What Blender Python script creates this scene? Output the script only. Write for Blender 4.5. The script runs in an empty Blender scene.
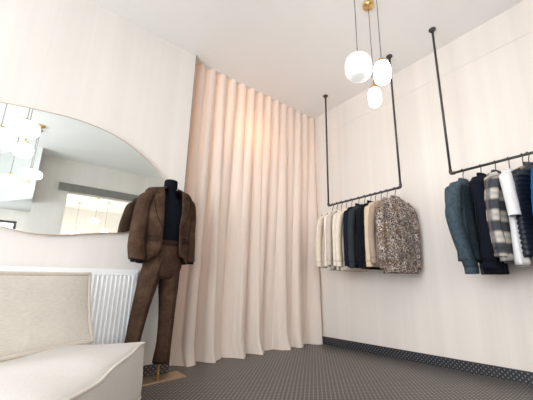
import bpy, bmesh, math, random
from mathutils import Vector, Matrix, noise
random.seed(7)
SC = bpy.context.scene
COL = SC.collection
PI = math.pi
XR, YB, HC = 2.98, 2.865, 3.237          # right wall, mirror wall, ceiling height (m)

# ------------------------------------------------------------------ materials
def new_mat(name):
    m = bpy.data.materials.new(name); m.use_nodes = True
    nt = m.node_tree; b = nt.nodes['Principled BSDF']
    return m, nt, b
def N(nt, typ, **kw):
    n = nt.nodes.new(typ)
    for k, v in kw.items():
        if k.startswith('i_'):
            n.inputs[k[2:].replace('_', ' ')].default_value = v
        else: setattr(n, k, v)
    return n
def rgba(c): return (c[0], c[1], c[2], 1)
def math_n(nt, op, a, b=None, c=None):
    n = nt.nodes.new('ShaderNodeMath'); n.operation = op
    for i, v in enumerate((a, b, c)):
        if v is None: continue
        if isinstance(v, (int, float)): n.inputs[i].default_value = v
        else: nt.links.new(v, n.inputs[i])
    return n.outputs[0]
def mixc(nt, fac, a, b, mode='MIX'):
    n = nt.nodes.new('ShaderNodeMix'); n.data_type = 'RGBA'; n.blend_type = mode
    for k, v in ((0, fac), (6, a), (7, b)):
        if isinstance(v, (int, float)): n.inputs[k].default_value = v
        elif isinstance(v, tuple): n.inputs[k].default_value = rgba(v)
        else: nt.links.new(v, n.inputs[k])
    return n.outputs[2]
def ramp(nt, fac, stops, interp='LINEAR'):
    n = nt.nodes.new('ShaderNodeValToRGB'); cr = n.color_ramp; cr.interpolation = interp
    while len(cr.elements) < len(stops): cr.elements.new(0.5)
    for e, (p, c) in zip(cr.elements, stops):
        e.position = p; e.color = rgba(c)
    nt.links.new(fac, n.inputs[0]); return n.outputs[0]
def coords(nt, kind='Object', scale=(1, 1, 1), rot=(0, 0, 0)):
    t = nt.nodes.new('ShaderNodeTexCoord'); mp = nt.nodes.new('ShaderNodeMapping')
    mp.inputs['Scale'].default_value = scale; mp.inputs['Rotation'].default_value = rot
    nt.links.new(t.outputs[kind], mp.inputs[0]); return mp.outputs[0]
def noise_n(nt, vec, scale, detail=3, rough=.5):
    n = nt.nodes.new('ShaderNodeTexNoise'); n.inputs['Scale'].default_value = scale
    n.inputs['Detail'].default_value = detail; n.inputs['Roughness'].default_value = rough
    nt.links.new(vec, n.inputs['Vector']); return n.outputs[0]
def bump(nt, b, h, strength=.2, dist=.002):
    n = nt.nodes.new('ShaderNodeBump'); n.inputs['Strength'].default_value = strength
    n.inputs['Distance'].default_value = dist
    nt.links.new(h, n.inputs['Height']); nt.links.new(n.outputs[0], b.inputs['Normal'])

def plain(name, col, rough=.5, metal=0, var=.06, nscale=12):
    m, nt, b = new_mat(name)
    v = coords(nt); n = noise_n(nt, v, nscale, 4)
    c = ramp(nt, n, [(.3, tuple(x*(1-var) for x in col)), (.7, tuple(min(1, x*(1+var)) for x in col))])
    nt.links.new(c, b.inputs['Base Color'])
    b.inputs['Roughness'].default_value = rough; b.inputs['Metallic'].default_value = metal
    return m
def fabric(name, col, var=.12, weave=500, sc=6, bstr=.12, stretch=(1, 1, 1), fine=.03):
    m, nt, b = new_mat(name)
    v = coords(nt); n = noise_n(nt, v, sc, 5, .6)
    v2 = coords(nt, scale=stretch); n2 = noise_n(nt, v2, weave*.35, 2)
    c = ramp(nt, n, [(.3, tuple(x*(1-var) for x in col)), (.7, tuple(min(1, x*(1+var)) for x in col))])
    c2 = ramp(nt, n2, [(.3, (1-fine*3,)*3), (.7, (1, 1, 1))])
    c3 = mixc(nt, 1.0, c, c2, 'MULTIPLY')
    nt.links.new(c3, b.inputs['Base Color'])
    b.inputs['Roughness'].default_value = .92
    b.inputs['Specular IOR Level'].default_value = .15
    b.inputs['Sheen Weight'].default_value = .0
    bump(nt, b, n2, bstr, .001)
    return m
def wall_mat(name, col, axis, amp=.032):
    m, nt, b = new_mat(name)
    s = {'x': (2.6, .001, .02), 'y': (.001, 2.6, .02)}[axis]
    n = noise_n(nt, coords(nt, scale=s), 2.4, 3, .6)
    n2 = noise_n(nt, coords(nt), 3.0, 4)
    c = ramp(nt, n, [(.35, tuple(x*(1-amp) for x in col)), (.65, tuple(min(1, x*(1+amp)) for x in col))])
    c2 = ramp(nt, n2, [(.3, (.985, .985, .985)), (.7, (1, 1, 1))])
    nt.links.new(mixc(nt, 1.0, c, c2, 'MULTIPLY'), b.inputs['Base Color'])
    b.inputs['Roughness'].default_value = .7
    return m
def mosaic(name, mode, base, dot, grout, p=.021, rough=.38):
    """small dark tiles with a pale dot at every corner, laid on the diagonal"""
    m, nt, b = new_mat(name)
    t = nt.nodes.new('ShaderNodeTexCoord'); sp = nt.nodes.new('ShaderNodeSeparateXYZ')
    nt.links.new(t.outputs['Object'], sp.inputs[0])
    X, Y, Z = sp.outputs
    if mode == 'floor': a, c = X, Y
    else: a, c = math_n(nt, 'ADD', X, Y), Z
    u = math_n(nt, 'DIVIDE', math_n(nt, 'ADD', a, c), p*1.414)
    v = math_n(nt, 'DIVIDE', math_n(nt, 'SUBTRACT', a, c), p*1.414)
    fu = math_n(nt, 'ABSOLUTE', math_n(nt, 'SUBTRACT', math_n(nt, 'FRACT', u), .5))
    fv = math_n(nt, 'ABSOLUTE', math_n(nt, 'SUBTRACT', math_n(nt, 'FRACT', v), .5))
    isdot = math_n(nt, 'LESS_THAN', math_n(nt, 'MAXIMUM', fu, fv), .19)
    line = math_n(nt, 'GREATER_THAN', math_n(nt, 'MAXIMUM', fu, fv), .46)
    big = noise_n(nt, coords(nt), 1.6, 5, .6)
    tile = noise_n(nt, coords(nt), 60, 2)
    cb = ramp(nt, big, [(.3, tuple(x*.85 for x in base)), (.7, tuple(x*1.15 for x in base))])
    cb = mixc(nt, .5, cb, ramp(nt, tile, [(.35, tuple(x*.6 for x in base)), (.65, tuple(x*1.4 for x in base))]))
    c1 = mixc(nt, line, cb, grout); c2 = mixc(nt, isdot, c1, dot)
    nt.links.new(c2, b.inputs['Base Color']); b.inputs['Roughness'].default_value = rough
    bump(nt, b, math_n(nt, 'SUBTRACT', 1.0, line), .3, .001)
    return m

M = {}
M['wall_x'] = wall_mat('wall_paint_x', (.76, .725, .685), 'x')
M['wall_y'] = wall_mat('wall_paint_y', (.77, .72, .675), 'y')
M['ceiling'] = plain('ceiling_paint', (.90, .89, .88), .8, 0, .01, 2)
M['white'] = plain('white_enamel', (.82, .84, .86), .3, 0, .01)
M['white_matte'] = plain('white_paint', (.8, .8, .79), .6, 0, .01)
M['floor'] = mosaic('floor_mosaic', 'floor', (.062, .055, .051), (.38, .35, .33), (.10, .09, .085), p=.030)
M['skirt'] = mosaic('skirting_mosaic', 'wall', (.018, .020, .026), (.20, .20, .21), (.03, .03, .035), p=.027, rough=.3)
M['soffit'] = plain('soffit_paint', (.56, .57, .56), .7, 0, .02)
M['black_metal'] = plain('black_steel', (.055, .052, .054), .45, .4, .15)
M['black'] = plain('black_plastic', (.015, .015, .016), .4)
M['brass'] = plain('brushed_brass', (.80, .55, .22), .28, 1, .05, 40)
M['plate_brass'] = plain('plate_brass', (.78, .60, .40), .34, 1, .08, 8)
M['rose'] = plain('rose_gold', (.62, .50, .42), .3, 1)
M['beam'] = plain('grey_steel', (.20, .20, .185), .6, 0, .1)
M['curtain'] = None
M['sofa'] = fabric('ecru_linen', (.80, .785, .755), .02, 420, 5, .35, (1, 1, 5))
M['cushion'] = fabric('oat_linen', (.90, .86, .79), .03, 420, 7, .4, (.25, .25, 1), .035)
M['piping'] = fabric('ecru_piping', (.80, .765, .70), .04, 420, 7, .3)
M['cush_pipe'] = fabric('oat_piping', (.84, .78, .69), .05, 420, 7, .3)

def mk_curtain():
    m, nt, b = new_mat('blush_curtain')
    n = noise_n(nt, coords(nt, scale=(1, 1, .15)), 300, 2)
    c = ramp(nt, n, [(.3, (.85, .76, .69)), (.7, (.89, .80, .73))])
    nt.links.new(c, b.inputs['Base Color']); b.inputs['Roughness'].default_value = .85
    b.inputs['Specular IOR Level'].default_value = .15
    b.inputs['Sheen Weight'].default_value = .2
    tr = nt.nodes.new('ShaderNodeBsdfTranslucent'); tr.inputs[0].default_value = (.85, .68, .55, 1)
    mx = nt.nodes.new('ShaderNodeMixShader'); mx.inputs[0].default_value = .16
    out = nt.nodes['Material Output']
    nt.links.new(b.outputs[0], mx.inputs[1]); nt.links.new(tr.outputs[0], mx.inputs[2])
    nt.links.new(mx.outputs[0], out.inputs[0])
    return m
M['curtain'] = mk_curtain()

def mk_mirror():
    m, nt, b = new_mat('silvered_glass')
    n = noise_n(nt, coords(nt), 1.5, 1)
    c = ramp(nt, n, [(.3, (.84, .90, .885)), (.7, (.86, .92, .905))])
    nt.links.new(c, b.inputs['Base Color'])
    b.inputs['Metallic'].default_value = 1; b.inputs['Roughness'].default_value = .015
    return m
M['mirror'] = mk_mirror()

def mk_opal(name, col, strength):
    m, nt, b = new_mat(name)
    v = coords(nt, 'Object', (1, 1, 1))
    w = nt.nodes.new('ShaderNodeTexWave'); w.bands_direction = 'Z'; w.inputs['Scale'].default_value = 14
    nt.links.new(v, w.inputs[0])
    c = ramp(nt, w.outputs['Fac'], [(.2, tuple(x*.93 for x in col)), (.8, col)])
    b.inputs['Base Color'].default_value = (.9, .9, .9, 1)
    b.inputs['Roughness'].default_value = .2
    nt.links.new(c, b.inputs['Emission Color']); b.inputs['Emission Strength'].default_value = strength
    return m
M['opal'] = mk_opal('opal_glass_lit', (1, .97, .93), 24)
M['opal_big'] = mk_opal('opal_glass_soft', (1, .99, .98), .30)
M['opal_rear'] = mk_opal('opal_glass_rear', (1, .97, .93), 2.0)
M['bulb'] = mk_opal('warm_bulb', (1, .55, .25), 25)

def mk_leopard():
    m, nt, b = new_mat('leopard_print_fabric')
    v = coords(nt); 
    d = nt.nodes.new('ShaderNodeTexNoise'); d.inputs['Scale'].default_value = 18
    nt.links.new(v, d.inputs['Vector'])
    add = nt.nodes.new('ShaderNodeVectorMath'); add.operation = 'MULTIPLY_ADD'
    nt.links.new(d.outputs['Color'], add.inputs[0]); add.inputs[1].default_value = (.09, .09, .09); nt.links.new(v, add.inputs[2])
    vo = nt.nodes.new('ShaderNodeTexVoronoi'); vo.feature = 'DISTANCE_TO_EDGE'; vo.inputs['Scale'].default_value = 29
    nt.links.new(add.outputs[0], vo.inputs['Vector'])
    vc = nt.nodes.new('ShaderNodeTexVoronoi'); vc.inputs['Scale'].default_value = 29
    nt.links.new(add.outputs[0], vc.inputs['Vector'])
    n = noise_n(nt, v, 7, 2)
    base = ramp(nt, n, [(.35, (.34, .27, .23)), (.5, (.66, .56, .47)), (.62, (.34, .20, .11)), (.75, (.55, .46, .40))])
    ringm = ramp(nt, vo.outputs['Distance'], [(.03, (0, 0, 0)), (.10, (1, 1, 1)), (.28, (1, 1, 1)), (.36, (0, 0, 0))])
    brk = noise_n(nt, v, 55, 1)
    msk = math_n(nt, 'MULTIPLY', ringm, math_n(nt, 'GREATER_THAN', brk, .30))
    c = mixc(nt, msk, base, (.055, .045, .05))
    nt.links.new(c, b.inputs['Base Color']); b.inputs['Roughness'].default_value = .75
    return m
M['leopard'] = mk_leopard()

def mk_plaid():
    m, nt, b = new_mat('plaid_flannel')
    t = nt.nodes.new('ShaderNodeTexCoord'); sp = nt.nodes.new('ShaderNodeSeparateXYZ')
    nt.links.new(t.outputs['Object'], sp.inputs[0])
    a = math_n(nt, 'ADD', sp.outputs[0], sp.outputs[1]); z = sp.outputs[2]
    def band(x, p, ph, w):
        f = math_n(nt, 'FRACT', math_n(nt, 'ADD', math_n(nt, 'DIVIDE', x, p), ph))
        q = math_n(nt, 'ABSOLUTE', math_n(nt, 'SUBTRACT', f, .5))
        s = nt.nodes.new('ShaderNodeMapRange'); s.inputs[1].default_value = w+.06; s.inputs[2].default_value = w-.06
        nt.links.new(q, s.inputs[0]); return s.outputs[0]
    h = band(z, .155, .1, .25); v = band(a, .10, .2, .23)
    h2 = band(z, .155, .6, .06); v2 = band(a, .12, .7, .06)
    c = mixc(nt, math_n(nt, 'MULTIPLY', h, .93), (.60, .55, .48), (.012, .02, .035))
    c = mixc(nt, math_n(nt, 'MULTIPLY', v, .72), c, (.02, .035, .06))
    c = mixc(nt, math_n(nt, 'MULTIPLY', h2, .6), c, (.25, .27, .30))
    c = mixc(nt, math_n(nt, 'MULTIPLY', v2, .5), c, (.30, .20, .12))
    n = noise_n(nt, coords(nt), 150, 2)
    c = mixc(nt, 1.0, c, ramp(nt, n, [(.3, (.85, .85, .85)), (.7, (1, 1, 1))]), 'MULTIPLY')
    nt.links.new(c, b.inputs['Base Color']); b.inputs['Roughness'].default_value = .9
    return m
M['plaid'] = mk_plaid()
def mk_suit(name='brown_corduroy_wool', k=.54):
    m, nt, b = new_mat(name)
    v = coords(nt); n = noise_n(nt, v, 9, 5, .65)
    n2 = noise_n(nt, coords(nt, scale=(1, 1, .25)), 170, 3)
    c = ramp(nt, n, [(.3, (.090*k, .044*k, .030*k)), (.5, (.135*k, .075*k, .048*k)), (.72, (.205*k, .125*k, .08*k))])
    c2 = ramp(nt, n2, [(.3, (.65, .65, .65)), (.65, (1, 1, 1))])
    nt.links.new(mixc(nt, 1.0, c, c2, 'MULTIPLY'), b.inputs['Base Color'])
    b.inputs['Roughness'].default_value = .9; b.inputs['Specular IOR Level'].default_value = .15
    bump(nt, b, n2, .3, .0015)
    return m
M['suit'] = mk_suit()
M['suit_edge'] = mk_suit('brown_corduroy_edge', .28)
M['navy_knit'] = fabric('navy_knit', (.004, .006, .011), .15, 500, 8)

def cloth(name, col, var=.08, **k):
    M[name] = fabric(name, col, var, **k); return M[name]
cloth('cream_wool', (.74, .64, .53)); cloth('ivory_cotton', (.82, .76, .68)); cloth('greige', (.58, .50, .43))
cloth('ivory_knit', (.76, .69, .60)); cloth('cream_rib', (.78, .69, .57))
cloth('navy_wool', (.008, .012, .020)); cloth('slate_wool', (.030, .036, .042)); cloth('black_wool', (.005, .006, .009))
cloth('blue_black', (.006, .008, .012)); cloth('sand_wool', (.62, .49, .36)); cloth('taupe', (.36, .28, .22))
cloth('teal_wool', (.058, .085, .108), .3, sc=40); cloth('dark_navy', (.005, .007, .014)); cloth('white_cotton', (.80, .80, .82))
cloth('camel', (.34, .27, .20)); cloth('royal', (.012, .12, .34))
M['puffer'] = plain('navy_nylon', (.008, .012, .024), .4, 0, .15)

# ------------------------------------------------------------------ helpers
def link(name, me, mat, parent=None, smooth=False):
    o = bpy.data.objects.new(name, me); COL.objects.link(o)
    if mat: me.materials.append(mat)
    if smooth:
        for p in me.polygons: p.use_smooth = True
    if parent: o.parent = parent
    return o
def obj(name, bm, mat, parent=None, smooth=False):
    bmesh.ops.recalc_face_normals(bm, faces=bm.faces)
    me = bpy.data.meshes.new(name); bm.to_mesh(me); bm.free()
    return link(name, me, mat, parent, smooth)
def tag(o, label, cat, group=None):
    o['label'] = label; o['category'] = cat
    if group: o['group'] = group
    return o
def thing(name, label, cat, loc=(0, 0, 0), rz=0, group=None):
    o = bpy.data.objects.new(name, None); COL.objects.link(o); o.empty_display_size = .1
    o.location = loc; o.rotation_euler = (0, 0, rz)
    return tag(o, label, cat, group)
def struct(name, bm, mat, smooth=False):
    o = obj(name, bm, mat, None, smooth); o['kind'] = 'structure'; return o
def box(bm, x0, x1, y0, y1, z0, z1):
    vs = [bm.verts.new((x, y, z)) for x in (x0, x1) for y in (y0, y1) for z in (z0, z1)]
    for f in ((0, 1, 3, 2), (4, 6, 7, 5), (0, 4, 5, 1), (2, 3, 7, 6), (0, 2, 6, 4), (1, 5, 7, 3)):
        bm.faces.new([vs[i] for i in f])
def boxbm(*a):
    bm = bmesh.new(); box(bm, *a); return bm
def bevel(o, w=.003, seg=2):
    md = o.modifiers.new('bevel', 'BEVEL'); md.width = w; md.segments = seg; md.limit_method = 'ANGLE'; return o
def loft(bm, rings, cap0=True, cap1=True, closed=True):
    """rings: lists of points, same length"""
    R = [[bm.verts.new(p) for p in r] for r in rings]
    n = len(R[0]); last = n if closed else n-1
    for a, b in zip(R, R[1:]):
        for i in range(last):
            bm.faces.new((a[i], a[(i+1) % n], b[(i+1) % n], b[i]))
    if cap0 and closed: bm.faces.new(R[0][::-1])
    if cap1 and closed: bm.faces.new(R[-1])
    return R
def frames(path):
    pts = [Vector(p) for p in path]; out = []
    ref = Vector((0, 0, 1))
    t0 = (pts[1]-pts[0]).normalized()
    if abs(t0.dot(ref)) > .95: ref = Vector((1, 0, 0))
    u = (ref - t0*ref.dot(t0)).normalized()
    for i, p in enumerate(pts):
        t = (pts[min(i+1, len(pts)-1)]-pts[max(i-1, 0)]).normalized()
        u = (u - t*u.dot(t)).normalized()
        out.append((p, t, u, t.cross(u)))
    return out
def tube(bm, path, r, n=10, cap=True):
    rings = []
    for i, (p, t, u, v) in enumerate(frames(path)):
        rr = r[i] if isinstance(r, (list, tuple)) else r
        rings.append([p+u*(rr*math.cos(2*PI*k/n))+v*(rr*math.sin(2*PI*k/n)) for k in range(n)])
    loft(bm, rings, cap, cap)
def tubebm(path, r, n=10):
    bm = bmesh.new(); tube(bm, path, r, n); return bm
def catmull(pts, sub=8, closed=False):
    P = [Vector(p) for p in pts]; n = len(P); out = []
    rng = range(n) if closed else range(n-1)
    for i in rng:
        if closed: a, b, c, d = P[i-1], P[i], P[(i+1) % n], P[(i+2) % n]
        else: a, b, c, d = P[max(i-1, 0)], P[i], P[i+1], P[min(i+2, n-1)]
        for k in range(sub):
            t = k/sub
            out.append(.5*((2*b)+(c-a)*t+(2*a-5*b+4*c-d)*t*t+(3*b-a-3*c+d)*t**3))
    if not closed: out.append(P[-1])
    return out
def lathe(bm, prof, cx=0, cy=0, n=28):
    rings = [[(cx+r*math.cos(2*PI*k/n), cy+r*math.sin(2*PI*k/n), z) for k in range(n)] for r, z in prof]
    loft(bm, rings)
def lathebm(prof, n=28):
    bm = bmesh.new(); lathe(bm, prof, 0, 0, n); return bm
def copy_tree(o, parent=None):
    c = o.copy(); COL.objects.link(c)
    if parent: c.parent = parent
    for ch in list(o.children): copy_tree(ch, c)
    return c

# ------------------------------------------------------------------ the room
XL, YF, YN, YS = -3.0, -1.7, 4.1, -2.7      # left wall, wall with the opening, back of the fitting niche, shop front
JX = 1.058                                  # edge of the mirror wall, where the curtain starts
YFAR = -6.6
struct('floor', boxbm(XL-.1, XR+.1, YFAR-.1, YN+.1, -.08, 0), M['floor'])
struct('ceiling', boxbm(XL-.1, XR+.1, YFAR-.1, YN+.1, HC, HC+.1), M['ceiling'])
struct('wall_right', boxbm(XR, XR+.12, YFAR, YN, 0, HC), M['wall_y'])
bm = boxbm(XL, JX, YB, YB+.075, 0, HC); struct('wall_back', bm, M['wall_x'])
struct('wall_niche', boxbm(JX-.2, XR, YN, YN+.1, 0, HC), M['wall_x'])
struct('wall_niche_side', boxbm(JX-.3, JX-.2, YB+.075, YN+.1, 0, HC), M['wall_y'])
# left wall with a big unseen window opening, added for soft light
bm = bmesh.new()
box(bm, XL-.1, XL, YS, YB, 0, .45); box(bm, XL-.1, XL, YS, YB, 2.75, HC)
box(bm, XL-.1, XL, YS, -1.6, .45, 2.75); box(bm, XL-.1, XL, 2.2, YB, .45, 2.75)
struct('wall_left', bm, M['wall_y'])
# front wall (facing the mirror) with the wide opening
bm = bmesh.new()
box(bm, -.10, .40, YF-.16, YF, 0, HC); box(bm, .40, 2.35, YF-.16, YF, 2.57, HC); box(bm, 2.35, XR, YF-.16, YF, 0, HC)
struct('wall_front', bm, M['wall_x'])
struct('trim_2', boxbm(.24, 2.55, YF, YF+.05, 2.58, 2.73), M['beam'])
# side wall between the shop and the far room, shop front wall with window
struct('wall_partition', boxbm(-.10, .02, YS, YF-.16, 0, HC), M['wall_y'])
bm = bmesh.new()
box(bm, XL, -.10, YS-.1, YS, 0, .25); box(bm, XL, -.10, YS-.1, YS, 2.02, HC)
box(bm, XL, -2.85, YS-.1, YS, .25, 2.02); box(bm, -.28, -.10, YS-.1, YS, .25, 2.02)
struct('wall_shopfront', bm, M['wall_x'])
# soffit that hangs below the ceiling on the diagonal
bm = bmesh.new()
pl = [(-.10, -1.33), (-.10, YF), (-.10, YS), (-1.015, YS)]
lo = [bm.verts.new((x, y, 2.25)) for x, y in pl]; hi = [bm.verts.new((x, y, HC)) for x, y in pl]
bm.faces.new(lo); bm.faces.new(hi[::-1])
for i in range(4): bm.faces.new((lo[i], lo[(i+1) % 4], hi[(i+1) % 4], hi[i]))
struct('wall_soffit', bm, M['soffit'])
# far room
struct('wall_far', boxbm(.02, XR, YFAR-.1, YFAR, 0, HC), M['wall_x'])
bm = bmesh.new()
box(bm, -.1, .02, YFAR, YS, 0, .5); box(bm, -.1, .02, YFAR, YS, 2.6, HC)
box(bm, -.1, .02, YFAR, -6.0, .5, 2.6); box(bm, -.1, .02, -3.2, YS, .5, 2.6)
struct('wall_far_side', bm, M['wall_y'])
def window(idx, plane, a0, a1, z0, z1, pos, nv):
    bm = bmesh.new(); t = .045; d = .06
    def bar(p0, p1, q0, q1):
        if plane == 'x': box(bm, pos-d/2, pos+d/2, p0, p1, q0, q1)
        else: box(bm, p0, p1, pos-d/2, pos+d/2, q0, q1)
    bar(a0, a1, z0, z0+t); bar(a0, a1, z1-t, z1)
    for i in range(nv+1):
        c = a0+(a1-a0)*i/nv; c = min(max(c, a0+t/2), a1-t/2); bar(c-t/2, c+t/2, z0+t, z1-t)
    struct('window_%d' % idx, bm, M['black_metal'])
window(1, 'x', -1.6, 2.2, .45, 2.75, XL-.05, 3)  # unseen window, added to bring in the main soft light
window(2, 'y', -2.85, -.28, .25, 2.02, YS-.05, 5)
window(3, 'x', -6.0, -3.2, .5, 2.6, -.04, 2)  # unseen window, added because the far room needs light
# skirting: the floor mosaic folded up the wall
SK = .092
struct('baseboard_right', boxbm(XR-.012, XR, YF, YN, 0, SK), M['skirt'])
struct('baseboard_back', boxbm(XL, JX, YB-.012, YB, 0, SK), M['skirt'])
struct('trim_1', boxbm(XR-.004, XR, YF, YN, 2.893, 2.899), M['wall_y'])
struct('trim_gap_shade', boxbm(JX-.004, JX+.004, YB-.004, YB+.075, 0, HC-.001), M['beam'])  # dark strip standing in for the shadow gap at the wall edge

# ------------------------------------------------------------------ curtain
def build_curtain():
    bm = bmesh.new(); NS, NZ = 620, 70; z1 = HC-.006
    x0, x1 = JX+.02, XR-.012
    rows = []
    for j in range(NZ+1):
        q = j/NZ; z = z1*(1-q)+.004                 # q 0 top .. 1 floor
        row = []
        for i in range(NS+1):
            s = i/NS
            top_y = 2.965-.045*s
            bot_y = 3.055-.19*s**1.3 if s > .25 else 3.055-.19*s**1.3
            y = top_y*(1-q)+bot_y*q
            ph = 14*2*PI*s+.35*math.sin(9*s+1)
            a1 = .027*(1-.45*q)
            p = math.sin(ph); p = math.copysign(abs(p)**.8, p)
            n1 = noise.noise((s*13, q*.7, 3.1)); n2 = noise.noise((s*6.5, q*.55, 8.7)); n3 = noise.noise((s*26, q*.9, 1.7))
            big = math.sin(2*PI*6.6*s+2.2*n2+.8); big = math.copysign(abs(big)**.7, big)
            y += a1*p*(1-.5*q) + q**1.4*(.075*big+.10*n1+.012*n3) 
            fl = max(0, (q-.93)/.07)
            y -= fl*fl*(.06+.22*max(0, noise.noise((s*11, 4.4, .3))+.15))*(1.15-s)
            x = x0+(x1-x0)*s + .016*math.cos(ph)*(.5+.5*q) - q*.055*s**2
            x = min(max(x, x0), XR-.014)
            row.append(bm.verts.new((x, y, z)))
        rows.append(row)
    for a, b in zip(rows, rows[1:]):
        for i in range(NS): bm.faces.new((a[i], a[i+1], b[i+1], b[i]))
    t = thing('curtain', 'floor-length blush pleated curtain closing off the corner between the two walls', 'curtain', (0, 0, 0))
    obj('fabric', bm, M['curtain'], t, True)
    obj('ceiling_track', boxbm(JX+.01, XR-.01, 2.93, 2.955, z1, HC-.0005), M['white_matte'], t)
build_curtain()

# lamp in the fitting niche, glowing through the curtain
lp = thing('wall_lamp', 'warm lamp behind the curtain that makes the orange glow in its upper middle', 'lamp', (1.92, 3.40, 2.62))
obj('bulb', lathebm([(.004, -.055), (.035, -.045), (.055, 0), (.035, .045), (.012, .06)], 20), M['bulb'], lp, True)
obj('pendant_rod', tubebm([(0, 0, .055), (0, 0, HC-2.62)], .006), M['brass'], lp)

# ------------------------------------------------------------------ radiator
def build_radiator():
    x0, x1, z0, z1, yf = -1.55, .70, .14, .868, 2.765
    t = thing('radiator', 'long white ribbed panel radiator under the mirror, behind the sofa', 'radiator', (x0, 2.81, 0))
    def T(bm): bmesh.ops.translate(bm, verts=bm.verts, vec=(-x0, -2.81, 0)); return bm
    bm = bmesh.new(); p = .0305; n = int((x1-x0-.05)/p); prof = []
    for i in range(n):
        a = x0+.025+i*p
        for f, d in ((0, 0), (.22, 0), (.38, .011), (.78, .011), (.94, 0)): prof.append((a+f*p, yf+d))
    prof.append((x1-.025, yf))
    def ring(z, dy=0):
        return [(x, y+dy, z) for x, y in prof]+[(x1-.025, yf+.03, z), (x0+.025, yf+.03, z)]
    loft(bm, [ring(z0+.02, .004), ring(z0+.05), ring(z1-.075), ring(z1-.045, .004)])
    obj('front_panel', T(bm), M['white'], t)
    bm = bmesh.new()
    box(bm, x0, x1, yf+.002, yf+.03, z1-.05, z1-.022); box(bm, x0, x1, yf+.002, yf+.03, z0, z0+.03)
    box(bm, x0, x0+.027, yf+.004, yf+.03, z0+.03, z1-.05); box(bm, x1-.027, x1, yf+.004, yf+.03, z0+.03, z1-.05)
    bevel(obj('panel_rim', T(bm), M['white'], t), .004)
    bm = bmesh.new()
    box(bm, x0, x1, yf+.002, yf+.005, z1-.024, z1); box(bm, x0, x1, yf+.07, yf+.073, z1-.024, z1)
    for i in range(int((x1-x0)/.012)): box(bm, x0+i*.012, x0+i*.012+.004, yf+.006, yf+.07, z1-.006, z1-.002)
    obj('top_grille', T(bm), M['white'], t)
    for a, b, nm in ((x0, x0+.004, 'side_cover'), (x1-.004, x1, 'side_cover')):
        obj(nm, T(boxbm(a, b, yf+.005, yf+.073, z0, z1)), M['white'], t)
    obj('back_panel', T(boxbm(x0+.02, x1-.02, yf+.06, yf+.07, z0+.02, z1-.04)), M['white'], t)
    for a in (x0+.3, x1-.3):
        obj('wall_bracket', T(boxbm(a, a+.03, yf+.07, YB-.001, z0+.05, z1-.08)), M['white'], t)
build_radiator()

# ------------------------------------------------------------------ mirror
def build_mirror():
    out = [(-.319, 2.021), (-.10, 2.047), (.15, 2.058), (.41, 2.012), (.624, 1.908), (.766, 1.797), (.85, 1.68),
           (.865, 1.50), (.78, 1.29), (.585, 1.182), (.408, 1.156), (.156, 1.113), (-.014, 1.110), (-.174, 1.14),
           (-.40, 1.20), (-.65, 1.29), (-.90, 1.43), (-1.0, 1.62), (-.88, 1.80), (-.62, 1.94)]
    pts = catmull([(x, 0, z) for x, z in out], 8, True)
    t = thing('wall_mirror', 'wide organic-shaped wall mirror with thin rose gold rim above the radiator', 'mirror', (0, YB-.02, 0))
    bm = bmesh.new()
    f = [bm.verts.new((p.x, -.008, p.z)) for p in pts]; b = [bm.verts.new((p.x, .018, p.z)) for p in pts]
    bm.faces.new(f); bm.faces.new(b[::-1])
    n = len(f)
    for i in range(n): bm.faces.new((f[i], b[i], b[(i+1) % n], f[(i+1) % n]))
    obj('glass', bm, M['mirror'], t)
    bm = bmesh.new(); c = sum((p for p in pts), Vector())/n; rings = []
    for i, p in enumerate(pts):
        d = (pts[(i+1) % n]-pts[i-1]).normalized(); nrm = Vector((d.z, 0, -d.x))
        if nrm.dot(p-c) < 0: nrm = -nrm
        rings.append([p+nrm*a+Vector((0, y, 0)) for a, y in ((-.001, -.011), (.003, -.011), (.003, .019), (-.001, .019))])
    rings.append(rings[0])
    loft(bm, rings, False, False)
    bmesh.ops.remove_doubles(bm, verts=bm.verts, dist=1e-6)
    obj('rim', bm, M['rose'], t)
build_mirror()

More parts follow.
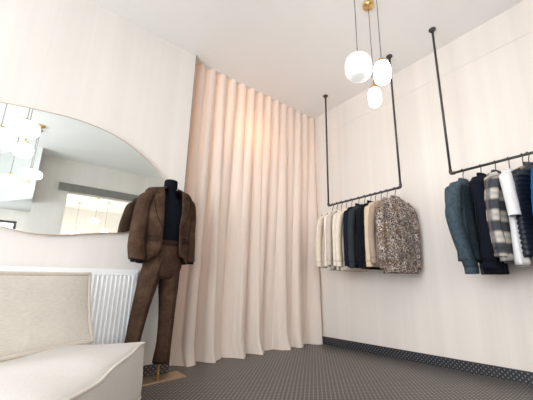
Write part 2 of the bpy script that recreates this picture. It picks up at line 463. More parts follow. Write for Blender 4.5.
# ------------------------------------------------------------------ sofa
def puff_box(L, W, H, top=.03, side=.012, nx=28, ny=20, nz=8, rad=.03, seed=0, wob=.006):
    """upholstered block, local x 0..L, y 0..W, z 0..H"""
    bm = bmesh.new(); vs = {}
    def P(i, j, k):
        key = (i, j, k)
        if key in vs: return vs[key]
        u, v, w = 2*i/nx-1, 2*j/ny-1, 2*k/nz-1
        x, y, z = u*L/2, v*W/2, w*H/2
        bu, bv, bw = 1-u**4, 1-v**4, 1-w*w
        z += math.copysign(top*(bu*bv)**.8, w)*(abs(w)**2) if w > 0 else -.3*top*bu*bv*abs(w)
        x += u*abs(u)**3*side*bv*bw; y += v*abs(v)**3*side*bu*bw
        # rounded vertical corners
        e = noise.noise_vector((x*3.1+seed, y*3.1, z*3.1))
        x += wob*e[0]*1.2; y += wob*e[1]; z += wob*1.3*e[2]
        vs[key] = bm.verts.new((x+L/2, y+W/2, z+H/2)); return vs[key]
    for i in range(nx):
        for j in range(ny):
            bm.faces.new((P(i, j, 0), P(i, j+1, 0), P(i+1, j+1, 0), P(i+1, j, 0)))
            bm.faces.new((P(i, j, nz), P(i+1, j, nz), P(i+1, j+1, nz), P(i, j+1, nz)))
    for i in range(nx):
        for k in range(nz):
            bm.faces.new((P(i, 0, k), P(i+1, 0, k), P(i+1, 0, k+1), P(i, 0, k+1)))
            bm.faces.new((P(i, ny, k), P(i, ny, k+1), P(i+1, ny, k+1), P(i+1, ny, k)))
    for j in range(ny):
        for k in range(nz):
            bm.faces.new((P(0, j, k), P(0, j, k+1), P(0, j+1, k+1), P(0, j+1, k)))
            bm.faces.new((P(nx, j, k), P(nx, j+1, k), P(nx, j+1, k+1), P(nx, j, k+1)))
    def loop(k):
        ks = [(i, 0, k) for i in range(nx)]+[(nx, j, k) for j in range(ny)]+[(i, ny, k) for i in range(nx, 0, -1)]+[(0, j, k) for j in range(ny, 0, -1)]
        return [Vector(vs[q].co) for q in ks]
    edges = {'top': loop(nz), 'bottom': loop(0),
             'corners': [[Vector(vs[(a, b, k)].co) for k in range(nz+1)] for a in (0, nx) for b in (0, ny)]}
    return bm, edges
def ring_tube(pts, r, flat=1, seed=0, wob=.003):
    bm = bmesh.new(); n = len(pts); rings = []
    c = sum(pts, Vector())/n
    for i, p in enumerate(pts):
        t = (pts[(i+1) % n]-pts[i-1]).normalized(); o = Vector((p.x-c.x, p.y-c.y, p.z-c.z)); o = (o-t*o.dot(t)).normalized(); v = t.cross(o)
        w = 1+.25*noise.noise((i*.35, seed, 0))
        rings.append([p+o*(r*w*math.cos(a)+r*.4)+v*(r*w*flat*math.sin(a)) for a in [2*PI*k/8 for k in range(8)]])
    rings.append(rings[0]); loft(bm, rings, False, False)
    bmesh.ops.remove_doubles(bm, verts=bm.verts, dist=1e-6); return bm
def build_sofa():
    # local x along the open side, local y towards the back; origin is the far corner
    F0 = (.700, 2.370, 0); rz = math.atan2(-.876, -.483)
    t = thing('floor_sofa', 'low ecru upholstered sofa block with piped edges in front of the radiator', 'sofa', F0, rz)
    L, W, H = 1.45, .78, .325
    bm, e = puff_box(L, W, H, .052, .012, 44, 28, 10, seed=2, wob=.015)
    bmesh.ops.scale(bm, vec=(1, -1, 1), verts=bm.verts); bmesh.ops.translate(bm, vec=(0, 0, .015), verts=bm.verts)
    s = obj('seat_block', bm, M['sofa'], t, True)
    fx = lambda pts: [Vector((p.x, -p.y, p.z+.015)) for p in pts]
    obj('top_piping', ring_tube(fx(e['top']), .0080, 1, 1), M['piping'], t, True)
    obj('bottom_piping', ring_tube(fx(e['bottom']), .009, 1, 5), M['piping'], t, True)
    for c in e['corners']:
        obj('corner_piping', tubebm(fx(c), .004, 8), M['piping'], t, True)
build_sofa()
def build_back_cushion():
    R = Vector((.398, 2.490, .385)); d = Vector((-.77, -.638, 0)).normalized()
    t = thing('back_cushion', 'large rectangular oat linen back cushion with flanged seams leaning on the sofa', 'cushion', R, math.atan2(d.y, d.x))
    bm, e = puff_box(.98, .44, .080, .065, .0, 40, 24, 6, seed=9, wob=.011)
    # stand it up: local y -> z, local z -> -y (towards the room is +y after rotation)
    lean = math.radians(9)
    mt = Matrix.Rotation(lean, 4, 'X') @ Matrix.Rotation(PI/2, 4, 'X')
    # face towards the room = local +y (90 deg left of d points away) ; choose so that the bulge faces the camera
    mt = Matrix.Translation((0, 0, .0)) @ mt
    def inset(v):  # drawn-in seam waists between the corners
        u, w = 2*v.x/.98-1, 2*v.y/.44-1
        return Vector((v.x+.022*w*(1-abs(u)*.3)-math.copysign(.020*(1-w*w)*abs(u)**3, u), v.y-math.copysign(.018*(1-u*u)*abs(w)**3, w), v.z))
    for v in bm.verts: v.co = mt @ inset(v.co)
    obj('cushion_body', bm, M['cushion'], t, True)
    for k in ('top', 'bottom'):
        pts = [mt @ inset(p) for p in e[k]]
        obj('seam_flange', ring_tube(pts, .0125, .5, 3 if k == 'top' else 8), M['cush_pipe'], t, True)
build_back_cushion()

# ------------------------------------------------------------------ pendants
def globe_prof(r, h, n=20, e=3.0):
    out = []
    for i in range(n+1):
        a = -PI/2+PI*i/n
        c, s = math.cos(a), math.sin(a)
        rr = r*abs(c)**(2/e); zz = math.copysign(h/2*abs(s)**(2/e), s)
        out.append((max(rr, .004), zz))
    return out
def pendant(x, y, z, r, h, label, cap=True, big=False, group=None, rib=True):
    t = thing('pendant_lamp', label, 'lamp', (x, y, z), 0, group)
    top = HC-z
    prof = globe_prof(r, h)
    if rib: prof = [(rr*(1+.02*math.sin(zz/h*50)), zz) for rr, zz in prof]
    obj('lamp_shade', lathebm(globe_prof(r, h, 40) if not rib else prof, 36), M['opal_big' if big else ('opal' if rib else 'opal_rear')], t, True)
    obj('cap', lathebm([(.028, h/2-.012), (.030, h/2+.006), (.027, h/2+.026), (.008, h/2+.032), (.006, h/2+.045)], 20), M['brass'] if not big else M['white_matte'], t, True)
    obj('cord', tubebm([(0, 0, h/2+.03), (0, 0, top-.02)], .0028, 8), M['black'], t)
    obj('canopy', lathebm([(.052, top), (.052, top-.022), (.046, top-.027), (.012, top-.032), (.008, top-.05)], 28), M['brass'], t, True)
    return t
pendant(1.615, 1.115, 2.318, .099, .190, 'largest round white glass pendant lamp, left of the lit pair in front of the ceiling', big=True)
pendant(1.760, 1.005, 2.285, .063, .172, 'white glass pendant lamp with brass cap, right of the large round one, above the smallest')
pendant(1.962, 1.208, 2.272, .053, .165, 'smallest and lowest white glass pendant lamp of the cluster by the hanging rail')
for px, py, pz, pr, ph, lb in (
    (-.255, 1.15, 2.54, .14, .17, 'widest white glass pendant seen in the mirror, the flattened one at its left'),
    (-.235, 1.02, 2.31, .095, .17, 'white glass pendant seen in the mirror just under the widest one'),
    (-.47, .95, 2.46, .10, .17, 'white glass pendant cut by the left edge of the photo, seen in the mirror'),
    (-.16, -.32, 2.41, .14, .14, 'wide flat white glass pendant low in the mirror by the white corner edge'),
    (-.38, -.27, 2.25, .11, .15, 'lone white glass pendant seen low at the left in the mirror'),
    (-.185, -.52, 2.24, .095, .14, 'lowest white glass pendant in the mirror, under the wide flat one')):
    pendant(px, py, pz, pr, ph, lb, rib=False)
for px, py, pz, lb in ((1.29, -4.6, 2.55, 'pendant lamp in the far room, left one of the pair seen in the mirror'),
                       (1.62, -5.0, 2.35, 'pendant lamp in the far room, right one of the pair seen in the mirror'),
                       (.95, -5.6, 2.2, 'pendant lamp in the far room, deepest one seen through the opening')):
    pendant(px, py, pz, .11, .13, lb, rib=False)

# ------------------------------------------------------------------ hanging rails
RX, RZ = 2.676, 1.690
def rail(ya, yb, z, label, flange=True):
    t = thing('hanging_rail', label, 'clothes rail', (RX, ya, HC))
    r = .011; dz = z-HC
    def leg(y):
        return tubebm([(0, y-ya, -.006), (0, y-ya, dz+.03)], r, 14)
    for y in (ya, yb):
        obj('drop_pipe', leg(y), M['black_metal'], t, True)
        obj('ceiling_flange', lathebm_at(0, y-ya, [(.034, 0), (.034, -.006), (.019, -.008), (.018, -.028), (.013, -.03)]), M['black_metal'], t, True)
        s = 1 if y == min(ya, yb) else -1
        obj('elbow', tubebm([(0, y-ya, dz+.035), (0, y-ya, dz+.012), (0, y-ya+s*.004, dz+.003), (0, y-ya+s*.014, dz), (0, y-ya+s*.035, dz)], .0148, 14), M['black_metal'], t, True)
    obj('hanging_bar', tubebm([(0, min(ya, yb)-ya+.02, dz), (0, max(ya, yb)-ya-.02, dz)], r, 14), M['black_metal'], t, True)
    return t
def lathebm_at(x, y, prof, n=24):
    bm = bmesh.new(); lathe(bm, prof, x, y, n); return bm
rail(2.402, 1.426, RZ, 'black pipe hanging rail nearest the curtain, carrying the cream to leopard print garments')
rail(.940, -.04, RZ+.006, 'black pipe hanging rail at the right edge, carrying the blue and plaid garments')

# hangers and garments ------------------------------------------------
def hanger_proto():
    t = bpy.data.objects.new('clothes_hanger', None); COL.objects.link(t); t.empty_display_size = .1
    hook = []
    for k in range(15):                      # hook curls over the bar
        a = math.radians(-35+k*(225/14)); hook.append((.019*math.cos(a), 0, -.003+.019*math.sin(a)))
    hook = [(0, 0, -.105), (0, 0, -.06), (.002, 0, -.04), (.010, 0, -.024)]+hook
    obj('hook', tubebm(hook, .0034, 8), M['black'], t, True)
    bm = bmesh.new(); tube(bm, catmull([(-.185, 0, -.158), (-.10, 0, -.130), (-.02, 0, -.108), (.02, 0, -.108), (.10, 0, -.130), (.185, 0, -.158)], 4), .006, 8)
    obj('shoulder_arms', bm, M['black'], t, True)
    return t
HPROTO = hanger_proto(); HUSED = [False]
def place_hanger(y, phi, label, z=RZ, group='black clothes hangers on the pipe rails'):
    h = HPROTO if not HUSED[0] else copy_tree(HPROTO); HUSED[0] = True
    h.location = (RX, y, z); h.rotation_euler = (0, 0, phi); tag(h, label, 'hanger', group)
def se(w, d, a, e=2.5):
    c, s = math.cos(a), math.sin(a)
    return math.copysign(abs(c)**(2/e), c)*w, math.copysign(abs(s)**(2/e), s)*d
def garment(name, label, cat, y, mat, phi=0, w=.215, d=.042, L=.68, sleeve=.60, collar='shirt', style='', group=None,
            cuffmat=None, z=RZ, seed=0, srad=.046, spread=.05, sag=0, sy=0, placket=True, accent=None, tail=None):
    """local x across the shoulders, local -y faces the room, origin at the bar"""
    t = thing(name, label, cat, (RX, y, z), phi, group)
    rnd = random.Random(seed); n = 44
    zt = -.098
    prof = [(0, .050, .030), (.012, .085, .034), (.030, .135, .038), (.050, .175, d*.95), (.075, w-.018, d), (.11, w-.006, d*1.05),
            (.17, w-.008, d*1.1), (.26, w-.012, d*1.1), (.36, w-.010, d*1.08), (.46, w-.004, d*1.08), (.56, w+.002, d*1.1)]
    prof = [p for p in prof if p[0] < L-.05]+[(L-.03, w+.006, d*1.12), (L, w+.008, d*1.12), (L-.006, w-.006, d*.9), (L-.03, w-.012, d*.8)]
    if style == 'puffer':
        q = []; k = 0; zz = .09
        q = prof[:5]
        while zz < L-.02:
            q += [(zz, w-.014, d*.92), (zz+.006, w-.007, d*1.08), (zz+.017, w-.004, d*1.15), (zz+.028, w-.008, d*1.07)]; zz += .034
        prof = q+[(L, w-.006, d*1.0), (L-.01, w-.02, d*.8)]
    rings = []
    p1, p2 = rnd.random()*6, rnd.random()*6
    for zz, ww, dd in prof:
        r = []
        q = min(1, zz/L)
        for k in range(n):
            a = 2*PI*k/n; x, yy = se(ww, dd, a)
            f = (.010*q*math.sin(x*42+p1+1.6*noise.noise((x*6, zz*3, seed)))+.007*noise.noise((x*9, zz*7, seed+3)))*(1 if style != 'puffer' else .3)
            yy += f*(1 if abs(x) < ww*.98 else .3)
            x += .008*q*noise.noise((zz*5, a, seed+.5))
            r.append((x, yy+sag*q, zt-zz))
        rings.append(r)
    bm = bmesh.new(); loft(bm, rings)
    obj('body', bm, mat, t, True)
    if sleeve > 0:
        for s in (-1, 1):
            bend = rnd.uniform(-.015, .015)
            path = catmull([(s*(w-.055), 0, zt-.058), (s*(w-.012), sy*.2, zt-.10), (s*(w+.012), bend+sy*.5, zt-.22), (s*(w+spread*.5), bend*2+sy, zt-.40), ((s*(w+spread*.55) if tail is None else s*(w-tail)), bend+sy*1.2-(0 if tail is None else .03), zt-sleeve)], 6)
            m_ = len(path); rings = []
            for i, p in enumerate(path):
                q = i/(m_-1); rx = srad*(.65+.55*min(1, q*5))*(1-.30*q); ry = d*(.75+.35*min(1, q*5))*(1-.22*q)
                if i == 0: rx, ry = srad*.5, d*.6
                r = []
                for k in range(18):
                    a = 2*PI*k/18
                    wr = 1+.10*noise.noise((math.cos(a)*2, math.sin(a)*2+q*9, seed+s))
                    r.append((p.x+rx*wr*math.cos(a), p.y+ry*wr*math.sin(a), p.z+(.02 if i == 0 else 0)+rx*math.cos(a)*.35*s*(-1)*(1-q)))
                rings.append(r)
            bm = bmesh.new(); loft(bm, rings)
            sl = obj('sleeve', bm, mat, t, True)
            if sleeve > .3:
                e = path[-1]; rx, ry = srad*.74, d*.80; rings = []
                for dz, k_ in ((.01, .98), (.006, 1.06), (-.045, 1.04), (-.05, .98), (-.047, .8), (-.03, .75)):
                    rings.append([(e.x+rx*k_*math.cos(2*PI*k/18), e.y+ry*k_*math.sin(2*PI*k/18), e.z+dz) for k in range(18)])
                bm = bmesh.new(); loft(bm, rings); obj('cuff', bm, cuffmat or mat, sl, True)
    if collar in ('shirt', 'stand', 'crew'):
        hgt = {'shirt': .028, 'stand': .034, 'crew': .010}[collar]
        rings = []
        for dz, k_ in ((-.020, 1.10), (0, 1.0), (hgt, .96), (hgt+.004, 1.0)) + (((hgt*.2, 1.30), (-.012, 1.42)) if collar == 'shirt' else ()):
            rings.append([(.052*k_*math.cos(2*PI*k/20), .032*k_*math.sin(2*PI*k/20)-(.010 if dz < 0 else 0), zt+.002+dz-.012*(1-math.sin(2*PI*k/20))) for k in range(20)])
        bm = bmesh.new(); loft(bm, rings, False, False)
        o = obj('collar', bm, cuffmat or mat, t, True); md = o.modifiers.new('solid', 'SOLIDIFY'); md.thickness = .003
    if placket and collar == 'shirt':
        bm = bmesh.new(); zz = [.03+i*(L-.05)/12 for i in range(13)]
        R = []
        for q in zz:
            yy = -(d*1.12+.012*min(1, q/L))-.001 if q > .07 else -.040
            R.append([(-.016, yy, zt-q), (.016, yy, zt-q), (.016, yy+.012, zt-q), (-.016, yy+.012, zt-q)])
        loft(bm, R); pk = obj('placket', bm, mat, t)
        for i in range(6):
            zb = zt-.09-i*(L-.16)/5.2
            b = bmesh.new(); lathe(b, [(.0055, 0), (.0055, .003)], 0, 0, 10)
            bmesh.ops.rotate(b, verts=b.verts, matrix=Matrix.Rotation(PI/2, 3, 'X')); bmesh.ops.translate(b, verts=b.verts, vec=(0, -(d*1.12+.014), zb))
            obj('button', b, accent or M['white_matte'], pk)
    return t
G1 = 'garments on the rail nearest the curtain'; G2 = 'garments on the rail at the right edge'
def hang(y, hl, phi, z=RZ, **k):
    place_hanger(y, phi, hl, z)
    return garment(y=y, phi=phi, z=z, **k)
dg = math.radians
hang(2.335, 'black hanger hook holding the outermost cream top beside the curtain', dg(-4), name='knit_top', label='pale cream long-sleeved top, the one hanging nearest the curtain', cat='top', mat=M['cream_wool'], w=.20, d=.034, L=0.67, sleeve=0.61, collar='crew', seed=1, group=G1)
hang(2.265, 'second black hanger hook from the curtain', dg(3), name='shirt', label='ivory white shirt, second garment from the curtain', cat='shirt', mat=M['ivory_cotton'], w=.20, d=.032, L=0.70, sleeve=0.61, seed=2, group=G1)
hang(2.195, 'third black hanger hook from the curtain, over the greige blouse', dg(-2), name='blouse', label='greyish beige blouse between the ivory shirt and the ivory knit', cat='blouse', mat=M['greige'], w=.205, d=.034, L=0.69, sleeve=0.60, collar='crew', seed=3, group=G1)
hang(2.125, 'fourth black hanger hook from the curtain', dg(2), name='knit_top', label='ivory knit top, fourth garment from the curtain', cat='top', mat=M['ivory_knit'], w=.20, d=.030, L=0.71, sleeve=0.61, collar='crew', seed=4, group=G1)
hang(2.045, 'black hanger hook over the cream garment next to the navy one', dg(-2), name='cardigan', label='cream cardigan hanging directly against the dark navy jacket', cat='cardigan', mat=M['cream_rib'], w=.205, d=.036, L=0.71, sleeve=0.62, collar='crew', seed=5, group=G1)
hang(1.945, 'black hanger hook over the navy jacket', dg(3), name='jacket', label='dark navy jacket, the first dark garment after the cream ones', cat='jacket', mat=M['navy_wool'], w=.225, d=.042, L=0.68, sleeve=0.62, collar='stand', seed=6, group=G1)
hang(1.865, 'black hanger hook over the slate grey jacket', dg(-3), name='jacket', label='slate grey jacket between the navy and the black garment', cat='jacket', mat=M['slate_wool'], w=.22, d=.042, L=0.67, sleeve=0.64, collar='crew', seed=7, group=G1)
hang(1.785, 'black hanger hook over the blue-black pullover', dg(2), name='pullover', label='black pullover with its shoulder pushed up, right of the slate jacket', cat='pullover', mat=M['blue_black'], w=.22, d=.040, L=0.70, sleeve=0.64, collar='stand', seed=8, group=G1)
hang(1.725, 'black hanger hook over the black coat beside the sand one', dg(0), name='jacket', label='black jacket hanging against the sand coloured garment', cat='jacket', mat=M['black_wool'], w=.225, d=.038, L=0.70, sleeve=0.65, collar='crew', seed=9, group=G1)
hang(1.655, 'black hanger hook over the sand jacket', dg(-5), name='jacket', label='sand beige jacket right of the black ones', cat='jacket', mat=M['sand_wool'], w=.22, d=.042, L=0.69, sleeve=0.64, collar='crew', seed=10, group=G1)
hang(1.585, 'black hanger hook over the taupe shirt behind the leopard print', dg(-9), name='shirt', label='taupe shirt mostly hidden behind the leopard print shirt', cat='shirt', mat=M['taupe'], w=.215, d=.034, L=0.68, sleeve=0.61, seed=11, group=G1)
hang(1.492, 'black hanger hook over the leopard print shirt, nearest the rail corner', dg(-12), name='shirt', label='leopard print button shirt facing the room at the end of the rail', cat='shirt', mat=M['leopard'], w=.218, d=.048, L=.75, sleeve=.66, seed=12, srad=.046, spread=.01, accent=M['greige'], group=G1)

R2 = RZ+.006
hang(.845, 'black hanger hook over the teal blue overshirt', dg(-4), z=R2, name='overshirt', label='teal blue wool overshirt, first garment on the right rail', cat='jacket', mat=M['teal_wool'], w=.225, d=.058, L=.68, sleeve=.73, seed=21, srad=.072, spread=.03, tail=.085, accent=M['black'], group=G2)
hang(.705, 'black hanger hook over the dark navy pullover', dg(4), z=R2, name='pullover', label='dark navy pullover between the teal overshirt and the plaid shirt', cat='pullover', mat=M['dark_navy'], w=.23, d=.052, L=.78, sleeve=.70, collar='stand', seed=22, srad=.055, group=G2)
hang(.600, 'black hanger hook over the plaid shirt', dg(4), z=R2, name='plaid_shirt', label='navy, grey and cream plaid flannel shirt on the right rail', cat='shirt', mat=M['plaid'], w=.235, d=.048, L=.70, sleeve=.62, seed=23, srad=.055, group=G2)
hang(.508, 'black hanger hook over the white t-shirt', dg(2), z=R2, name='white_t_shirt', label='white short-sleeved t-shirt between the plaid shirt and the quilted vest', cat='t-shirt', mat=M['white_cotton'], w=.22, d=.040, L=.73, sleeve=.24, collar='crew', seed=24, srad=.062, group=G2)
hang(.420, 'black hanger hook over the brown-beige garment behind the vest', dg(0), z=R2, name='knit_top', label='brown-beige knit top whose hem shows under the quilted vest', cat='top', mat=M['camel'], w=.175, d=.026, L=.78, sleeve=.0, collar='none', seed=25, group=G2)
hang(.385, 'black hanger hook over the quilted vest', dg(-20), z=R2, name='quilted_vest', label='navy sleeveless quilted vest at the right edge', cat='vest', mat=M['puffer'], w=.24, d=.048, L=.68, sleeve=0, collar='stand', style='puffer', seed=26, group=G2)
hang(.270, 'black hanger hook over the royal blue garment', dg(-10), z=R2, name='pullover', label='royal blue pullover cut by the right edge of the photo', cat='pullover', mat=M['royal'], w=.23, d=.042, L=.72, sleeve=.62, collar='crew', seed=27, group=G2)

# ------------------------------------------------------------------ mannequin in a suit
def build_mannequin():
    yaw = dg(10)                         # local -y is the front of the figure
    t = thing('mannequin', 'headless mannequin in a brown suit and dark turtleneck on a brass plate stand', 'mannequin', (.855, 2.65, 0), yaw)
    iv = Matrix.Rotation(-yaw, 4, 'Z') @ Matrix.Translation((-.855, -2.65, 0))
    # stand (world-aligned plate)
    bm = boxbm(.74, 1.125, 2.63, 2.845, .001, .009); bm.transform(iv)
    bevel(obj('base_plate', bm, M['plate_brass'], t), .001)
    bm = tubebm([(.905, 2.665, .008), (.903, 2.665, .30)], .0085, 14); bm.transform(iv)
    obj('support_rod', bm, M['brass'], t, True)
    # body with turtleneck: one loft from hips to neck
    prof = [(1.03, .132, .086, 0), (1.10, .138, .092, 0), (1.20, .165, .105, 0), (1.30, .18, .115, -.004), (1.38, .185, .112, -.004),
            (1.43, .165, .092, 0), (1.465, .115, .076, .004), (1.495, .070, .064, .004), (1.52, .056, .056, 0), (1.56, .051, .052, 0), (1.575, .051, .052, 0),
            (1.58, .055, .056, 0), (1.642, .054, .055, 0), (1.65, .049, .050, 0), (1.647, .040, .040, 0)]
    rings = [[(se(w, d, 2*PI*k/36, 2.2)[0]+(.004*math.sin(z*90) if z < 1.4 else 0), se(w, d, 2*PI*k/36, 2.2)[1]+yo, z) for k in range(36)] for z, w, d, yo in prof]
    bm = bmesh.new(); loft(bm, rings); obj('turtleneck_sweater', bm, M['navy_knit'], t, True)
    # trousers: pelvis + two legs
    bm = bmesh.new()
    rings = [[(se(w, d, 2*PI*k/32, 2.3)[0], se(w, d, 2*PI*k/32, 2.3)[1]+.005, z) for k in range(32)] for z, w, d in
             ((1.105, .150, .104), (1.02, .155, .112), (.95, .158, .108), (.88, .156, .104), (.82, .130, .10), (.79, .09, .08))]
    loft(bm, rings)
    def leg(pts, seedv):
        P_ = catmull([p[:3] for p in pts], 6); W_ = catmull([(p[3], p[4], 0) for p in pts], 6); rings = []
        for i, (p, w) in enumerate(zip(P_, W_)):
            r = []
            for k in range(28):
                a = 2*PI*k/28; x, y = se(w.x, w.y, a, 2.1)
                cr = math.exp(-((a-1.5*PI)/.17)**2)*.022+math.exp(-((a-.5*PI)/.17)**2)*.012   # pressed creases
                y += math.copysign(cr, y)
                f = 1+.05*noise.noise((math.cos(a)*1.5, math.sin(a)*1.5+p.z*7, seedv))
                r.append((p.x+x*f, p.y+y*f, p.z))
            rings.append(r)
        e = rings[-1]; c = P_[-1]
        rings.append([(c.x+(q[0]-c.x)*.86, c.y+(q[1]-c.y)*.86, c.z+.012) for q in e])
        rings.append([(c.x+(q[0]-c.x)*.86, c.y+(q[1]-c.y)*.86, c.z+.06) for q in e])
        loft(bm, rings)
    def loc(x, y, z): v = iv @ Vector((x, y, z)); return (v.x, v.y, v.z)
    leg([(*loc(.920, 2.675, .93), .076, .090), (*loc(.922, 2.67, .75), .076, .086), (*loc(.930, 2.67, .50), .060, .072), (*loc(.930, 2.67, .30), .053, .066), (*loc(.920, 2.67, .140), .059, .070)], 1.5)
    leg([(*loc(.785, 2.64, .93), .076, .090), (*loc(.748, 2.64, .75), .074, .086), (*loc(.710, 2.65, .50), .058, .072), (*loc(.688, 2.655, .30), .050, .064), (*loc(.668, 2.66, .13), .055, .068)], 4.5)
    tr = obj('trousers', bm, M['suit'], t, True)
    bm = bmesh.new(); rings = [[(se(w, d, 2*PI*k/32, 2.3)[0], se(w, d, 2*PI*k/32, 2.3)[1]+.005, z) for k in range(32)] for z, w, d in
             ((1.062, .155, .111), (1.064, .158, .115), (1.104, .155, .110), (1.106, .150, .104))]
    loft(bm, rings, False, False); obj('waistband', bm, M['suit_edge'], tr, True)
    # jacket shell, open at the front
    jp = [(1.572, .062, .062, .80, .62), (1.560, .090, .072, .66, .50), (1.548, .140, .084, .56, .40), (1.534, .185, .092, .52, .32), (1.512, .200, .100, .43, .27), (1.45, .204, .114, .43, .25), (1.36, .208, .126, .43, .24), (1.24, .194, .128, .43, .21),
          (1.14, .184, .126, .43, .25), (1.05, .188, .130, .43, .27), (.97, .196, .136, .56, .32), (.930, .200, .138, .66, .42), (.918, .200, .138, .78, .56)]
    def jz(z):
        for a, b in zip(jp, jp[1:]):
            if a[0] >= z >= b[0]:
                q = (a[0]-z)/(a[0]-b[0]); return [p_*(1-q)+q_*q for p_, q_ in zip(a, b)]
        return list(jp[-1])
    bm = bmesh.new(); rings = []; nk = 48; front = []
    for z, w, d, gl, gr in jp:                       # opening angles left and right of the front
        r = []
        for k in range(nk+1):
            a = -PI/2+gr+(2*PI-gl-gr)*k/nk
            x, y = se(w, d, a, 2.25)
            y += .006*noise.noise((x*8, z*6, 2)); x += .005*noise.noise((y*8, z*6, 7))
            zz = z
            if z < .96:  # rounded hem corners at the front
                e = min(k, nk-k)/nk
                zz = z+.04*math.exp(-(e/.03)**2)
            r.append((x, y+.004, zz))
        rings.append(r); front.append((r[0], r[-1]))
    loft(bm, rings, False, False, closed=False)
    j = obj('jacket', bm, M['suit'], t, True); md = j.modifiers.new('solid', 'SOLIDIFY'); md.thickness = .009; md.offset = 1
    # lapels follow the opening from collar to the break point
    def leaf(nm, stations, sg, lift):
        bm = bmesh.new(); R = []
        for z, wd in stations:
            _, w, d, gl, gr = jz(z); a0 = -PI/2+(gr if sg > 0 else -gl); row, back = [], []
            for k in range(7):
                a = a0+sg*(wd/max(w, .09))*k/6 - sg*.015
                for lst, o in ((row, lift+.004*math.sin(PI*k/6)), (back, lift-.007)):
                    x, y = se(w+o, d+o, a, 2.25); lst.append((x, y+.004, z+sg*0))
            R.append(row+back[::-1])
        loft(bm, R); o = obj(nm, bm, M['suit'], j, True)
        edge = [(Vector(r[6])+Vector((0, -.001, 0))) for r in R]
        obj(nm+'_edge', tubebm(catmull(edge, 4), .0034, 6), M['suit_edge'], o, True); return o  # dark seam tube, coloured to read as the fold shadow
    for sg in (1, -1):
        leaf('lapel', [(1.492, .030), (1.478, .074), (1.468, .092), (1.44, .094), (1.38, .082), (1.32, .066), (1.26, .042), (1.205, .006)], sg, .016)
        leaf('collar_leaf', [(1.568, .022), (1.556, .042), (1.540, .062), (1.520, .078), (1.502, .076), (1.488, .040)], sg, .018)
    # collar stand behind the neck
    rings = []
    for z, w, d in ((1.545, .086, .078), (1.585, .066, .066), (1.59, .070, .070), (1.555, .094, .086)):
        rings.append([(w*math.cos(a), d*math.sin(a)+.006, z-.020*(1-math.sin(a))) for a in [-.10*PI+1.2*PI*k/30 for k in range(31)]])
    bm = bmesh.new(); loft(bm, rings, False, False, closed=False)
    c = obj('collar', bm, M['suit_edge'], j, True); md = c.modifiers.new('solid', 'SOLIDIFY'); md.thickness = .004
    # sleeves
    for s, pts in ((-1, [(-.165, .0, 1.512, .020, .050), (-.184, .0, 1.496, .044, .074), (-.200, .0, 1.450, .057, .082), (-.221, -.002, 1.34, .058, .074), (-.236, -.010, 1.18, .059, .068), (-.247, -.030, 1.05, .059, .066), (-.243, -.062, .930, .060, .065)]),
                   (1, [(.158, .0, 1.512, .020, .050), (.172, .0, 1.496, .042, .074), (.188, .0, 1.450, .054, .080), (.203, -.002, 1.34, .055, .072), (.210, -.008, 1.18, .054, .066), (.212, -.020, 1.05, .052, .062), (.206, -.040, .935, .052, .061)])):
        P_ = catmull([p[:3] for p in pts], 7); W_ = catmull([(p[3], p[4], 0) for p in pts], 7); rings = []
        for i, (p, w) in enumerate(zip(P_, W_)):
            r = []
            q = i/(len(P_)-1)
            for k in range(26):
                a = 2*PI*k/26; f = 1+.07*noise.noise((math.cos(a)*2, math.sin(a)*2+p.z*11, s*3.3))+.03*math.exp(-((p.z-1.15)/.06)**2)*math.sin(p.z*160)
                r.append((p.x+w.x*f*math.cos(a), p.y+w.y*f*math.sin(a), p.z+max(0, (1-q*3))*.016*(-s)*math.cos(a)+(0 if q < .9 else (q-.9)*.1*math.cos(a)*s)))
            rings.append(r)
        e = rings[-1]; cc = P_[-1]
        rings.append([(cc.x+(q_[0]-cc.x)*.84, cc.y+(q_[1]-cc.y)*.84, q_[2]+.008) for q_ in e])
        rings.append([(cc.x+(q_[0]-cc.x)*.80, cc.y+(q_[1]-cc.y)*.80, q_[2]+.07) for q_ in e])
        bm = bmesh.new(); loft(bm, rings); sl = obj('sleeve', bm, M['suit'], j, True)
        bm = bmesh.new(); lathe(bm, [(.044, 0), (.047, .004), (.045, .05)], 0, 0, 20)  # dark plug, its colour stands for the shade inside the empty sleeve
        bmesh.ops.scale(bm, verts=bm.verts, vec=(1, 1.1, 1)); bmesh.ops.translate(bm, verts=bm.verts, vec=(cc.x, cc.y, cc.z-.014))
        q = obj('sleeve_shade_plug', bm, M['navy_knit'], sl, True); q['label'] = 'dark plug for the shade inside the empty sleeve'
        # pocket flap on each side of the jacket front
        bm = bmesh.new(); x0, x1 = (s*.085, s*.160) if s > 0 else (-.118, -.176)
        def fy(x): return -se_y(.187, .131, x)-.006
        R = []
        for k in range(7):
            x = x0+(x1-x0)*k/6; yy = fy(x)
            R.append([(x, yy-.001, 1.135), (x, yy-.010, 1.132), (x, yy-.012, 1.086), (x, yy-.004, 1.084)])
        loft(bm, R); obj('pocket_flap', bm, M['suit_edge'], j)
    return t
def se_y(w, d, x, e=2.25):
    return d*(max(0, 1-(abs(x)/w)**e))**(1/e)
build_mannequin()

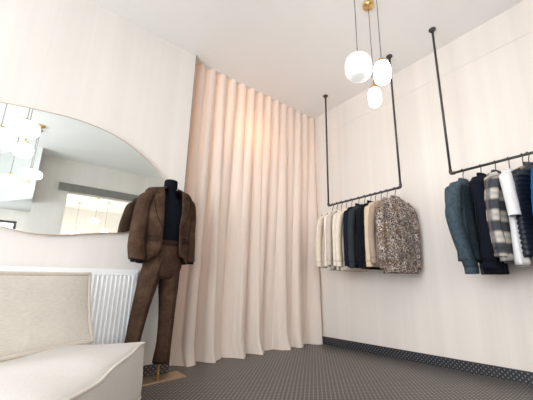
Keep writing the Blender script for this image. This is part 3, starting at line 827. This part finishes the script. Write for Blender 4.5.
# ------------------------------------------------------------------ light
def area(name, loc, rot, sx, sy, energy, col=(1, 1, 1), spread=PI):
    l = bpy.data.lights.new(name, 'AREA'); l.shape = 'RECTANGLE'; l.size = sx; l.size_y = sy; l.energy = energy; l.color = col
    l.spread = spread
    o = bpy.data.objects.new(name, l); COL.objects.link(o); o.location = loc; o.rotation_euler = rot; return o
area('added_left_fill', (XL-.12, .3, 1.6), (0, -PI/2, 0), 2.3, 3.8, 155, (.96, .98, 1))  # added main fill, placed at the unseen left opening
area('daylight_shop_window', (-1.56, YS-.12, 1.13), (PI/2, 0, 0), 2.57, 1.77, 45, (.96, .98, 1))
area('added_far_fill', (-.14, -4.6, 1.55), (0, -PI/2, 0), 2.1, 2.8, 130, (1, .95, .88))  # added fill that brightens the far room from its unseen opening
for x, y, z, e in ((1.615, 1.115, 2.20, 14), (1.755, 1.005, 2.19, 14), (1.962, 1.208, 2.18, 14), (-.25, 1.1, 2.2, 16), (-.3, -.35, 2.1, 16)):
    pass
def lamp_light(x, y, z, e, col, r=.05):
    l = bpy.data.lights.new('lamp_light', 'POINT'); l.energy = e; l.color = col; l.shadow_soft_size = r
    o = bpy.data.objects.new('lamp_light', l); COL.objects.link(o); o.location = (x, y, z)
lamp_light(1.92, 3.28, 2.60, 12, (1, .50, .20), .06)
w = bpy.data.worlds.new('world'); SC.world = w; w.use_nodes = True
nt = w.node_tree; bg = nt.nodes['Background']
sky = nt.nodes.new('ShaderNodeTexSky'); sky.sky_type = 'HOSEK_WILKIE'; sky.turbidity = 8; sky.sun_direction = (-.5, -.3, .8)
mixn = nt.nodes.new('ShaderNodeMix'); mixn.data_type = 'RGBA'; mixn.inputs[0].default_value = .85
nt.links.new(sky.outputs[0], mixn.inputs[6]); mixn.inputs[7].default_value = (1, .98, .96, 1)
nt.links.new(mixn.outputs[2], bg.inputs[0]); bg.inputs[1].default_value = 1.2

# ------------------------------------------------------------------ camera
f_px, pitch, roll, yawc = 297.53, .23364, -.00282, .73495
F = Vector((math.sin(yawc)*math.cos(pitch), math.cos(yawc)*math.cos(pitch), math.sin(pitch)))
r = Vector((math.cos(yawc), -math.sin(yawc), 0)); u = r.cross(F)
r2 = r*math.cos(roll)+u*math.sin(roll); u2 = -r*math.sin(roll)+u*math.cos(roll)
cam = bpy.data.cameras.new('camera'); co = bpy.data.objects.new('camera', cam); COL.objects.link(co)
co.matrix_world = Matrix(((r2.x, u2.x, -F.x, 0), (r2.y, u2.y, -F.y, 0), (r2.z, u2.z, -F.z, .75), (0, 0, 0, 1)))
cam.sensor_fit = 'HORIZONTAL'; cam.sensor_width = 36; cam.lens = f_px/533*36
cam.shift_x = (266.5-298.37)/533; cam.shift_y = (212.81-200)/533
cam.clip_start = .02
SC.camera = co
SC.view_settings.view_transform = 'Standard'; SC.view_settings.look = 'None'
SC.view_settings.gamma = 1; SC.view_settings.use_curve_mapping = False
SC.view_settings.exposure = 0.26
